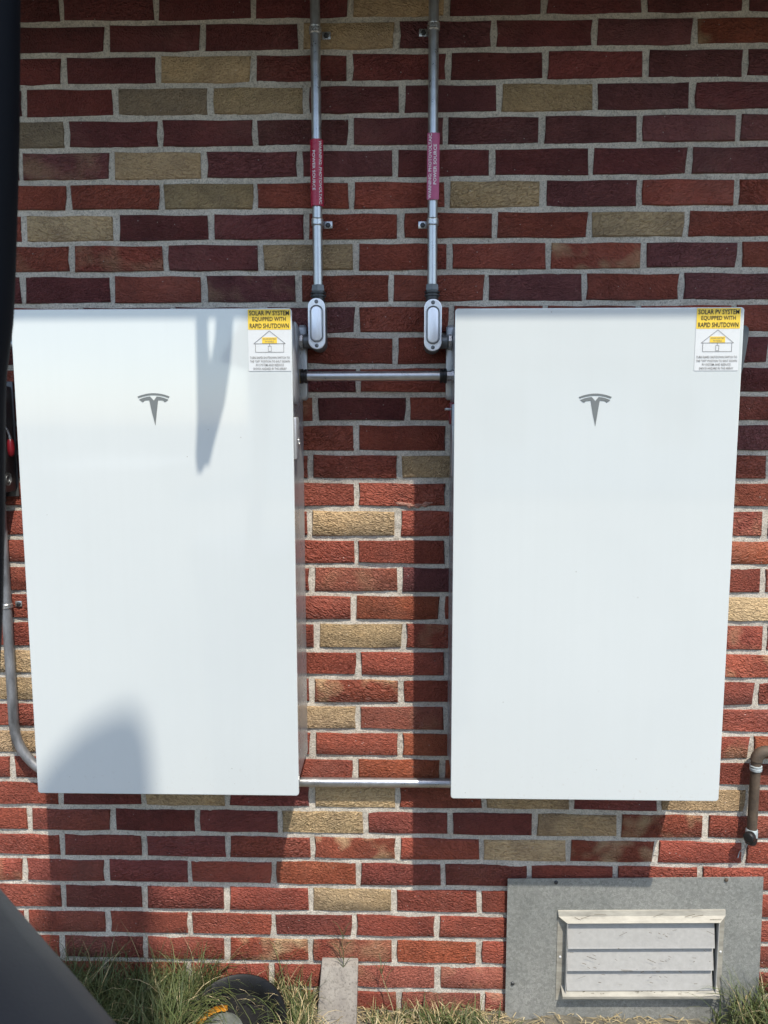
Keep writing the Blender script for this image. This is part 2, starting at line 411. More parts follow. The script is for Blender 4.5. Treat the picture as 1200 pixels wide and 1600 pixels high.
d = mk('reflection_slab', box(-13, -8.5, -32, -24, -.05, -.02), simple('reflection_concrete', (.45, .44, .41), .9, var=.15, scale=2)); d['kind'] = 'structure'  # unseen concrete slab added for a bright reflection in the glass
nh = thing('reflection_house', 'unseen pale sided house added behind the viewer for reflections in the glass', 'house')  # house added out of view to give the glass something to reflect
mk('wall', box(-3.5, 9, -24, -16, -.05, 2.9), simple('reflection_siding', (.55, .54, .50), .8, var=.06, scale=3), nh)  # wall, roof and windows here are parts of the added reflection house
rf = mk('roof', prism_x([(-15.4, 2.85), (-20, 5.0), (-24.6, 2.85)], -4.0, 9.5), MT['roof'], nh)
for x_ in (-1.5, 2.2, 6.0):
    wn = mk('window', box(x_ - .6, x_ + .6, -16.0, -15.94, .95, 2.3), MT['frame_alu'], nh); mk('pane', box(x_ - .5, x_ + .5, -15.94, -15.92, 1.05, 2.2), MT['void'], wn)

# ---------------------------------------------------------------- brick wall
BZ = [2.4782, 2.4099, 2.3403, 2.2693, 2.1984, 2.1268, 2.0559, 1.9859, 1.9145, 1.8409, 1.7674, 1.6946, 1.6266, 1.5572, 1.4853, 1.4173, 1.3477, 1.2742, 1.2048, 1.1333, 1.0611, 0.9882, 0.9164, 0.8456, 0.7742, 0.7039, 0.6331, 0.5616, 0.49, 0.4203, 0.3475, 0.2735, 0.2025, 0.1291, 0.0551]
X0, BW = -0.12034, 0.22355
JT = {0: {-3: -791, -2: -572, -1: -346, 0: -121, 1: 100, 2: 321, 3: 547, 4: 774}, 1: {-3: -688, -2: -465, -1: -238, 0: -15, 1: 207, 2: 437, 3: 664}, 2: {-3: -794, -2: -571, -1: -348, 0: -123, 1: 103, 2: 325, 3: 554, 4: 781}, 3: {-4: -891, -3: -676, -2: -452, -1: -227, 0: -4, 1: 221, 2: 442, 3: 663}, 4: {-3: -793, -2: -571, -1: -347, 0: -124, 1: 98, 2: 322, 3: 545, 4: 773}, 5: {-4: -909, -3: -689, -2: -469, -1: -243, 0: -19, 1: 209, 2: 437, 3: 664}, 6: {-3: -796, -2: -572, -1: -350, 0: -123, 1: 103, 2: 328, 3: 550, 4: 776}, 7: {-4: -908, -3: -684, -2: -458, -1: -230, 0: -6, 1: 216, 2: 439, 3: 663}, 8: {-3: -796, -2: -569, -1: -341, 0: -112, 1: 112, 2: 342, 3: 569, 4: 789}, 9: {-4: -919, -3: -701, -2: -477, -1: -251, 0: -29, 1: 199, 2: 429, 3: 658}, 10: {0: -110, 1: 114}, 11: {0: -19}, 12: {0: -109}, 13: {-1: -212, 0: 12}, 14: {0: -115}, 15: {-1: -229, 0: -9}, 16: {0: -114}, 17: {-1: -231, 0: -12, 4: 886}, 18: {0: -115}, 19: {-1: -228, 0: -7, 4: 889}, 20: {0: -122, 1: 97}, 21: {-1: -215, 0: 4, 4: 902}, 22: {0: -112}, 23: {-1: -230, 0: -3, 4: 889}, 24: {0: -113}, 25: {-1: -231, 0: -6, 4: 884}, 26: {0: -122, 1: 101}, 27: {-4: -893, -3: -676, -2: -456, -1: -235, 0: -12, 1: 211, 2: 435, 3: 659, 4: 881}, 28: {-4: -979, -3: -758, -2: -537, -1: -318, 0: -96, 1: 124, 2: 342, 3: 558, 4: 780}, 29: {-4: -897, -3: -676, -2: -457, -1: -235, 0: -12, 1: 206, 2: 430, 3: 656}, 30: {-4: -999, -3: -781, -2: -560, -1: -339, 0: -115, 1: 106, 2: 331, 3: 552, 4: 771}, 31: {-4: -900, -3: -682, -2: -462, -1: -242, 0: -20, 1: 202}, 32: {-4: -1004, -3: -783, -2: -563, -1: -341, 0: -127, 1: 92}, 33: {-4: -912, -3: -686, -2: -466, -1: -244, 0: -22, 1: 202}, 34: {-3: -795, 1: 93}}
# colour of the brick that starts at joint k (R red, D dark red, P plum, B buff, G grey buff, O orange red, M red flashed with buff, K pinkish)
CT = {0: (-4, 'DDDDBDDDD'), 1: (-4, 'DDDBPDPM'), 2: (-4, 'RDBRRDRPP'), 3: (-5, 'DRGBDPBPD'), 4: (-4, 'GDDPPPPPP'), 5: (-5, 'DPBPPDDDP'), 6: (-4, 'RRBRRBPRR'),
      7: (-5, 'RBDDRRRBR'), 8: (-4, 'RRDBRRMPR'), 9: (-5, 'DDRPRRPRP'), 10: (-2, 'PPRRRRR'), 11: (-5, 'DRRRRRRRDD'), 12: (-4, 'RRRDRRRRD'), 13: (-5, 'RRRRDRDRRRR'), 14: (-4, 'RRRRRRRRP'),
      15: (-5, 'RRRRRBRRRB'), 16: (-5, 'DRRRRRRRRM'), 17: (-5, 'RRRRBRRRRR'), 18: (-5, 'RRRRRRRRRO'), 19: (-5, 'RRRRKPRRRK'), 20: (-5, 'RRRRROMRRB'), 21: (-5, 'RRRRBRRRRR'),
      22: (-5, 'BBRRRRRRRM'), 23: (-5, 'BBRRMRRRRR'), 24: (-5, 'RRRRBKRRRR'), 25: (-5, 'BBRRRORRRO'), 26: (-5, 'RRRRROORRR'), 27: (-5, 'RDBDBRBDBR'), 28: (-5, 'RPDDBPDBMR'),
      29: (-5, 'RPDRMRBMRR'), 30: (-5, 'RPDROPPRRR'), 31: (-5, 'RPPRBRRRRR'), 32: (-5, 'RRRRPRRRRR'), 33: (-5, 'RPRMROROR'), 34: (-5, 'RRRRRKKRRR'), 35: (-5, 'RRRRRKKRRR')}
CT = {r: (k0, cs.replace('R', 'E') if r < 5 else (cs.replace('P', 'Q').replace('D', 'E') if r > 25 else cs)) for r, (k0, cs) in CT.items()}  # reds of the top rows darkened towards their look in the eave shade
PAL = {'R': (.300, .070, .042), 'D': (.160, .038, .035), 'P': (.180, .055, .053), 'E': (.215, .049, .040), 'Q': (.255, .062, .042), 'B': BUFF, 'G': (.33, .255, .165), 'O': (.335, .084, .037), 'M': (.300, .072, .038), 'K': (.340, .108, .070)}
panels = [(-.5433, 1.2536), (.4153, 1.2510)]
PW, PH, PD = .609, 1.099, .205
def hidden(x0, x1, z0, z1):
    for px, pz in panels:
        ok = True
        for X in (x0, x1):
            for Z in (z0, z1):
                t = (CAM.y + PD) / CAM.y
                hx = CAM.x + (X - CAM.x) * t; hz = CAM.z + (Z - CAM.z) * t
                if not (px - PW / 2 < hx < px + PW / 2 and pz - PH / 2 < hz < pz + PH / 2): ok = False
        if ok: return True
    return False
def in_frame(x0, x1, z0, z1):
    for X in (x0, x1):
        for Z in (z0, z1):
            d = Vector((X, 0, Z)) - CAM; zc = d.dot(fwd)
            px = 600 + 1200 * d.dot(right) / zc; py = 800 + 1200 * d.dot(down) / zc
            if -2 < px < 1202 and -2 < py < 1602: return True
    return False

SX, SZ = .2078, .0568
def brick_mesh(seed):
    rnd = random.Random(seed); V = []; hx, hz = SX / 2, SZ / 2
    outline = [(-1, -1), (-.35, -1), (.35, -1), (1, -1), (1, 0), (1, 1), (.3, 1), (-.3, 1), (-1, 1), (-1, 0)]
    n = len(outline); jit = [(rnd.uniform(-.0022, .0022), rnd.uniform(-.0017, .0017)) for _ in outline]
    for (a, c), (jx, jz) in zip(outline, jit):
        corner = abs(a) == 1 and abs(c) == 1; ins = .0032 if corner else .0018
        V.append((a * (hx - ins) + jx * .6, rnd.uniform(-.0006, .0004), c * (hz - ins) + jz * .6))
    for (a, c), (jx, jz) in zip(outline, jit):
        V.append((a * hx + jx, .0028, c * hz + jz))
    for (a, c), (jx, jz) in zip(outline, jit): V.append((a * hx + jx, .045, c * hz + jz))
    F = [tuple(range(n))] + [(i, n + i, n + (i + 1) % n, (i + 1) % n) for i in range(n)] + [(n + i, 2 * n + i, 2 * n + (i + 1) % n, n + (i + 1) % n) for i in range(n)]
    me = raw(V, F); bm = bmesh.new(); bm.from_mesh(me); bmesh.ops.recalc_face_normals(bm, faces=bm.faces)
    if sum(f.normal.y * f.calc_area() for f in bm.faces) > 0: bmesh.ops.reverse_faces(bm, faces=bm.faces)
    bm.to_mesh(me); bm.free()
    me.polygons.foreach_set('use_smooth', [True] * len(me.polygons)); me.set_sharp_from_angle(angle=R(50))
    me.materials.append(MT['brick']); return me
BM = [brick_mesh(k) for k in range(9)]

wall = thing('brick_wall', 'red and buff textured brick house wall with pale mortar joints', 'wall')
beds = [BZ[0] + .0705 * k for k in (2, 1)] + BZ + [BZ[-1] - .0735, BZ[-1] - .147]
far_v = []; far_f = []; far_c = []; nb = 0
for ri in range(-1, 37):
    zt = beds[ri + 1]; zb = beds[ri + 2]; jt = JT.get(ri, {}); off = 0 if ri % 2 == 0 else .5
    if jt: res = {k: v / 1000 - (X0 + (k + off) * BW) for k, v in jt.items()}
    else: res = {0: random.uniform(-.006, .006)}
    def jx(k):
        kk = min(res, key=lambda q: abs(q - k)); return X0 + (k + off) * BW + res[kk]
    for k in range(-9, 9):
        x0, x1 = jx(k), jx(k + 1); st, cs = CT.get(ri, (-5, ''))
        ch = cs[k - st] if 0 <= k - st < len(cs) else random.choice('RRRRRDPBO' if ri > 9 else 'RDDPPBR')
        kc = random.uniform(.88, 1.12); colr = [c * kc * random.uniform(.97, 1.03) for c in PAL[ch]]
        if ch == 'B': kc = random.uniform(.84, 1.02); colr = [c * kc * random.uniform(.98, 1.02) for c in BUFF]
        flash = {'M': .75, 'K': .2, 'O': .05}.get(ch, .3 if random.random() < .06 and ch in 'RP' else 0.0)
        hj = .0140 + random.uniform(-.0015, .002); bj = .0130 + random.uniform(-.001, .0012)
        a, b_, c_, d_ = x0 + hj / 2, x1 - hj / 2, zb + bj / 2, zt - bj / 2
        yj = random.uniform(-.0010, .0012); rz = random.uniform(-.004, .004)
        mesh = random.choice(BM)
        if in_frame(a, b_, c_, d_) and not hidden(a, b_, c_, d_) and d_ > .0:
            o = bpy.data.objects.new('brick', mesh); COL.objects.link(o); o.parent = wall
            o.location = ((a + b_) / 2, yj, (c_ + d_) / 2); o.scale = ((b_ - a) / SX, 1, (d_ - c_) / SZ); o.rotation_euler = (0, rz, 0)
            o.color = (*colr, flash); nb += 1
        else:
            base = len(far_v)
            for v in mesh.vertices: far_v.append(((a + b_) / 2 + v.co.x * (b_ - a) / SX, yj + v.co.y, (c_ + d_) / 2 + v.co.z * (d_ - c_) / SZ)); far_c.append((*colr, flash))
            for f in mesh.polygons: far_f.append(tuple(base + q for q in f.vertices))
print('individual bricks', nb)
me = raw(far_v, far_f); ca = me.color_attributes.new('Col', 'FLOAT_COLOR', 'POINT'); ca.data.foreach_set('color', np.array(far_c, 'f').ravel())
fb = mk('remaining_bricks', me, MT['brick_far'], wall); fb['kind'] = 'stuff'

def mortar_y(x, z):
    return .0050 + (.0026 * noise.noise(Vector((x * 22, 1, z * 28))) + .0020 * noise.noise(Vector((x * 5, 6, z * 5)))) + .0016 * noise.noise(Vector((x * 95, 4, z * 95))) + .0006 * noise.noise(Vector((x * 260, 9, z * 260)))
def mortar_sheet(x0, x1, z0, z1, st):
    nx = int((x1 - x0) / st) + 1; nz = int((z1 - z0) / st) + 1
    V = [(x0 + (x1 - x0) * i / (nx - 1), mortar_y(x0 + (x1 - x0) * i / (nx - 1), z0 + (z1 - z0) * j / (nz - 1)), z0 + (z1 - z0) * j / (nz - 1)) for j in range(nz) for i in range(nx)]
    F = [(j * nx + i, j * nx + i + 1, (j + 1) * nx + i + 1, (j + 1) * nx + i) for j in range(nz - 1) for i in range(nx - 1)]
    return raw(V, F, True)
mo = mk('mortar', mortar_sheet(-1.30, 1.20, -.09, 2.60, .0048), MT['mortar'], wall)
mk('outer_mortar', join(box(-2.2, -1.30, .004, .2, -.09, 2.62), box(1.20, 1.95, .004, .2, -.09, 2.62), box(-1.3, 1.2, .03, .2, -.09, 2.62)), MT['mortar'], wall)
# chipped lump of old mortar on a brick between the two units
V = []; F = []; n = 46
for i in range(n):
    u = i / (n - 1); x = -.030 + .112 * u; e = min(1, u * 5, (1 - u) * 7)
    zc = 1.3590 + .0035 * math.sin(u * 7 + 1) + .002 * noise.noise(Vector((u * 14, 2, 0))); wv = (.0045 + .0045 * noise.noise(Vector((u * 11, 7, 0)))) * e + .0008
    for k in range(6):
        t_ = k / 5; d = math.sin(math.pi * t_) * (.0022 + .0024 * noise.noise(Vector((u * 30, t_ * 4, 3)))) * e
        V.append((x + .001 * noise.noise(Vector((u * 60, t_ * 9, 1))), .0015 - d - .0012 * e, zc + wv * (1 - 2 * t_)))
for i in range(n - 1):
    for k in range(5): a = i * 6 + k; F.append((a, a + 6, a + 7, a + 1))
mk('mortar_smear', raw(V, F), simple('old_mortar', (.34, .17, .125), .9, var=.45, scale=90, bump=.002, bscale=220), wall)

# ---------------------------------------------------------------- eave overhead, out of the picture, shading the top of the wall
EY, EZ = -.65, 1.422 + 1.75 * .65
ev = thing('roof_eave', 'roof overhang with fascia and soffit above the brick wall', 'roof')
mk('soffit', box(-4, 4, EY + .02, .0, EZ + .022, EZ + .04), MT['soffit'], ev)
mk('fascia', box(-4, 4, EY, EY + .02, EZ, EZ + .19), MT['soffit'], ev)
mk('shingles', prism_x([(EY - .03, EZ + .192), (EY - .03, EZ + .21), (1.5, EZ + 1.02), (1.5, EZ + .99)], -4, 4), MT['roof'], ev)

# added shadow caster in strap form, out of view, shading the left unit
def shift(x, z, a): return (x + .41 * a, -.205 - a, z + 1.75 * a)     # point at depth a in front of the glass that shades (x,z)
A_ = .445 - .01
def flat_strip(pts, y, th):
    """pts: list of (xl, xr, z)"""
    V = []; F = []
    for xl, xr, z in pts: V += [(xl, y, z), (xr, y, z), (xr, y + th, z), (xl, y + th, z)]
    for i in range(len(pts) - 1):
        for k in range(4): F.append((i * 4 + k, i * 4 + (k + 1) % 4, i * 4 + 4 + (k + 1) % 4, i * 4 + 4 + k))
    F.append((0, 1, 2, 3)); m = len(pts) * 4; F.append((m - 4, m - 1, m - 2, m - 3))
    bm = bmesh.new(); bm.from_mesh(raw(V, F)); return from_bm(bm)
a = .43
dz, dx = 1.75 * a + .065, .41 * a
left_prong = [(-.446 + dx, -.420 + dx, 1.76 + dz), (-.446 + dx, -.421 + dx, 1.66 + dz), (-.447 + dx, -.416 + dx, 1.60 + dz), (-.449 + dx, -.424 + dx, 1.50 + dz), (-.455 + dx, -.436 + dx, 1.42 + dz), (-.452 + dx, -.440 + dx, 1.385 + dz)]
right_prong = [(-.402 + dx, -.364 + dx, 1.76 + dz), (-.407 + dx, -.370 + dx, 1.67 + dz), (-.421 + dx, -.377 + dx, 1.60 + dz), (-.430 + dx, -.391 + dx, 1.52 + dz), (-.441 + dx, -.415 + dx, 1.44 + dz), (-.449 + dx, -.428 + dx, 1.39 + dz)]
st = thing('strap_shadow_caster', 'unseen strap-shaped shadow caster added below the eave above the left unit', 'strap')
mk('caster_strip', flat_strip(left_prong, -.205 - a, .004), MT['strap'], st); mk('caster_strip', flat_strip(right_prong, -.205 - a + .006, .004), MT['strap'], st)

# added shadow caster in post form, unseen behind the camera, shading the lower left
a = 2.3
px, py, pz = -.728 + .41 * a, -.205 - a, .905 - .035 * 1.75 + 1.75 * a
bm = bmesh.new(); rings = []
us = [-.15 + .30 * k / 30 for k in range(31)]
sec = [(u, -.04 * (1 - (u / .152) ** 6)) for u in us] + [(u, .04 * (1 - (u / .152) ** 6)) for u in us[::-1]]
prof = [(-.15, -.175), (-.092, -.118), (-.021, -.050), (.04, -.015), (.085, 0), (.115, -.008), (.135, -.030), (.145, -.055), (.151, -.10)]  # top edge cut to the outline of the wanted shadow
for z in (-.1, 2.0, pz - .6, pz):
    rings.append([bm.verts.new((x, y_, z)) for x, y_ in sec])
for v in rings[-1]:
    v.co.z += float(np.interp(v.co.x, [q[0] for q in prof], [q[1] for q in prof]))
n = len(sec)
for q in range(3):
    for k in range(n): bm.faces.new((rings[q][k], rings[q][(k + 1) % n], rings[q + 1][(k + 1) % n], rings[q + 1][k]))
bm.faces.new(rings[-1]); bm.faces.new(rings[0][::-1])
up = mk('post_shadow_caster', from_bm(bm, angle=40), MT['wood']); up.location = (px, py, 0)
tag(up, 'unseen post-shaped shadow caster added behind the viewer', 'post')

# ---------------------------------------------------------------- battery units
def emblem_mesh():
    P = []
    def c(x, y): return ((x - 585) / 765 * .070, (592 - y) / 765 * .070)
    arc_o = [c(585 + t * 383, 215 + 80 * t * t) for t in np.linspace(-1, 1, 17)]; arc_i = [c(585 + t * 362, 258 + 68 * t * t) for t in np.linspace(1, -1, 17)]
    top = arc_o + arc_i
    rt = [(588, 390), (664, 294), (740, 303), (830, 325), (935, 365), (900, 400), (850, 425), (832, 400), (800, 385), (750, 379), (690, 378), (645, 690), (606, 970)]
    lf = [(606, 970), (540, 690), (480, 378), (420, 379), (375, 385), (345, 405), (330, 425), (285, 400), (238, 362), (340, 323), (430, 302), (500, 294), (588, 390)]
    body = [c(*q) for q in rt[:-1]] + [c(*q) for q in lf[:-1]]
    out = []
    for poly in (top, body):
        out.append(prism(poly, -.0006, .0004))
    return join(*out)

def warning_label(parent, xl, ztop, y, wd=.0925, ht=.1305):
    cx = xl + wd / 2
    lab = mk('warning_label', prism(rrect(cx, ztop - ht / 2, wd, ht, .0015, 2), y - .0009, y + .0002), MT['white'], parent)
    lab['label'] = 'yellow and white printed warning label in the top right corner'
    yb = .0425
    mk('yellow_band', prism(rrect(cx, ztop - yb / 2 - .0006, wd - .001, yb, .001, 2), y - .00125, y - .0008), MT['yellow'], lab)
    def put(name, s, wid, hei, x, z, mat, bold):
        me = text_mesh(s, wid, hei, bold); remap(me, lambda v: Vector((v.x + x, y - .0018, v.z + z))); return mk(name, me, mat, lab)
    for s, wid, dz in (('SOLAR PV SYSTEM', .0855, .0082), ('EQUIPPED WITH', .072, .0215), ('RAPID SHUTDOWN', .084, .0350)):
        put('lettering', s, wid, .0100, cx, ztop - dz, MT['ink'], .012)
    for s, wid, dz in (('TURN RAPID SHUTDOWN SWITCH TO', .086, .1020), ('THE "OFF" POSITION TO SHUT DOWN', .086, .1098), ('PV SYSTEM AND REDUCE', .060, .1176), ('SHOCK HAZARD IN THE ARRAY', .072, .1254)):
        put('small_lettering', s, wid, .0049, cx, ztop - dz, MT['ink_grey'], .004)
    # line drawing of a house
    L = []
    def line(x0, z0, x1, z1, t=.00042):
        d = Vector((x1 - x0, z1 - z0)).normalized(); nx_, nz_ = -d.y * t, d.x * t
        L.append(raw([(cx + x0 + nx_, y - .0016, ztop + z0 + nz_), (cx + x0 - nx_, y - .0016, ztop + z0 - nz_), (cx + x1 - nx_, y - .0016, ztop + z1 - nz_), (cx + x1 + nx_, y - .0016, ztop + z1 + nz_)], [(0, 1, 2, 3)]))
    line(-.034, -.0725, 0, -.0455); line(0, -.0455, .034, -.0725); line(-.034, -.0725, .034, -.0725)
    line(-.0305, -.0725, -.0305, -.0905); line(.0305, -.0725, .0305, -.0905); line(-.0305, -.0905, .0305, -.0905)
    for q in ((-.003, -.0775, .0035, -.0775), (-.003, -.0775, -.003, -.0885), (.0035, -.0775, .0035, -.0885), (-.003, -.0885, .0035, -.0885), (0, -.0725, 0, -.0775)): line(*q, .00035)
    mk('house_drawing', join(*L), MT['ink_grey'], lab)
    mk('drawing_panel', prism(rrect(cx, ztop - .0655, .032, .0125, .0004, 2), y - .0016, y - .0011), MT['yellow'], lab)
    put('tiny_lettering', 'SOLAR ELECTRIC', .028, .0034, cx, ztop - .0628, MT['ink_grey'], .004); put('tiny_lettering', 'PV PANELS', .018, .0034, cx, ztop - .0684, MT['ink_grey'], .004)

def battery(px, pz, label, lab_x, lab_z, emb):
    t = thing('battery_unit', label, 'battery', 'pair of wall battery units')
    y = -PD
    mk('front_glass', prism(rrect(px, pz, PW, PH, .007, 6), y, y + .008, .0016, 3), MT['glass'], t)
    x0, x1 = px - PW / 2 + .003, px + PW / 2 - .003; z0, z1 = pz - PH / 2 + .003, pz + PH / 2 - .012
    # housing: rounded rectangular case with a stepped back
    bm = bmesh.new()
    prof = [(y + .0082, 0), (y + .03, 0), (y + .036, -.002), (-.05, -.002), (-.012, .0)]
    rings = []
    for yy, ins in prof:
        rings.append([bm.verts.new((X, yy, Z)) for X, Z in rrect((x0 + x1) / 2, (z0 + z1) / 2, x1 - x0 + 2 * ins, z1 - z0 + 2 * ins, .02, 5)])
    nn = len(rings[0])
    for q in range(len(rings) - 1):
        for k in range(nn): bm.faces.new((rings[q][k], rings[q][(k + 1) % nn], rings[q + 1][(k + 1) % nn], rings[q + 1][k]))
    bm.faces.new(rings[0]); bm.faces.new(rings[-1])
    mk('housing', from_bm(bm, angle=40), MT['housing'], t)
    mk('wall_bracket', box(px - .22, px + .22, -.012, .002, pz + .2, pz + .42, .002), MT['steel'], t)
    em = mk('emblem', emblem_mesh(), MT['emblem'], t); em.location = (emb[0], y - .0004, emb[1])
    warning_label(t, lab_x, lab_z, y)
    return t, x0, x1

def shoulder(x_in, x_out, za, zb_, y0, y1, r=.022):
    """rounded lug on a side of the case; outline in (y,z) extruded along x"""
    P = [(yy, zz) for yy, zz in rrect((y0 + y1) / 2, (za + zb_) / 2, y1 - y0, zb_ - za, r, 5)]
    n = len(P); lo, hi = (x_in, x_out)
    V = [(lo, yy, zz) for yy, zz in P]; m = (lo * .25 + hi * .75)
    V += [(m, yy, zz) for yy, zz in P]
    cy, cz = (y0 + y1) / 2, (za + zb_) / 2
    V += [(hi, cy + (yy - cy) * .88, cz + (zz - cz) * .95) for yy, zz in P]
    F = [(i, (i + 1) % n, n + (i + 1) % n, n + i) for i in range(n)] + [(n + i, n + (i + 1) % n, 2 * n + (i + 1) % n, 2 * n + i) for i in range(n)] + [tuple(range(2 * n, 3 * n)), tuple(range(n))[::-1]]
    bm = bmesh.new(); bm.from_mesh(raw(V, F)); return from_bm(bm, angle=40)

bl, lx0, lx1 = battery(*panels[0], 'large white glass wall battery left of the two vertical conduits', -.3330, 1.8010, (-.5425, 1.5895))
br, rx0, rx1 = battery(*panels[1], 'large white glass wall battery right of the two vertical conduits, above the vent', .6195, 1.7990, (.4125, 1.5865))
# side fittings, left unit
mk('wiring_shoulder', shoulder(lx1 - .004, lx1 + .005, 1.600, 1.782, -.170, -.100), MT['housing'], bl)
mk('wiring_shoulder', shoulder(lx1 - .004, lx1 + .0125, 1.612, 1.790, -.030, -.004, .011), MT['housing_light'], bl)
lc = mk('latch_cover', box(lx1 - .002, lx1 + .0075, -.185, -.140, 1.478, 1.572, .004), MT['housing_light'], bl)
mk('latch_ring', profile_tube((lx1 + .0072, -.150, 1.517), (1, 0, 0), [(0, .010), (.0015, .010), (.0015, .0065), (.0005, .0065)], 20), MT['steel'], lc)
mk('wiring_shoulder', shoulder(lx0 + .004, lx0 - .010, 1.640, 1.79, -.165, -.05), MT['housing'], bl)
# side fittings, right unit
mk('wiring_shoulder', shoulder(rx0 + .004, rx0 - .0115, 1.612, 1.788, -.030, -.004, .011), MT['housing_light'], br)
mk('latch_cover', box(rx0 - .0065, rx0 + .002, -.185, -.150, 1.44, 1.60, .003), MT['housing'], br)
mk('red_switch', box(rx0 - .0085, rx0 + .002, -.130, -.085, 1.555, 1.605, .003), MT['red'], br)
mk('switch_lever', box(rx0 - .018, rx0 - .004, -.13, -.09, 1.587, 1.592, .001), MT['housing_light'], br)
# tapered grey cover on the right side
P = [(-.178, 1.758), (-.178, 1.640)]
V = []; F = []
cov = [(1.640, .000), (1.652, .006), (1.672, .012), (1.705, .0165), (1.735, .0195), (1.752, .0205), (1.760, .019), (1.7645, .014), (1.766, .004)]
for z, e in cov:
    e = e * 1.2
    for yy, k in ((-.186, .93), (-.178, 1.0), (-.120, 1.0), (-.112, .9), ): V.append((rx1 + e * k, yy, z))
for i in range(len(cov) - 1):
    for k in range(3): q = i * 4 + k; F.append((q, q + 1, q + 5, q + 4))
n0 = len(V); V += [(rx1 - .004, -.186, cov[0][0]), (rx1 - .004, -.112, cov[0][0]), (rx1 - .004, -.186, cov[-1][0]), (rx1 - .004, -.112, cov[-1][0])]
m = (len(cov) - 1) * 4
F += [(0, 1, 2, 3, n0 + 1, n0), (m, n0 + 2, n0 + 3, m + 3, m + 2, m + 1), tuple(range(0, len(cov) * 4, 4)) + (n0 + 2, n0), tuple(range(3, len(cov) * 4, 4)) + (n0 + 3, n0 + 1)]
bm = bmesh.new(); bm.from_mesh(raw(V, F)); mk('side_cover', from_bm(bm, angle=50), simple('dark_cover', (.085, .095, .10), .3, .3, var=.06, scale=30), br)

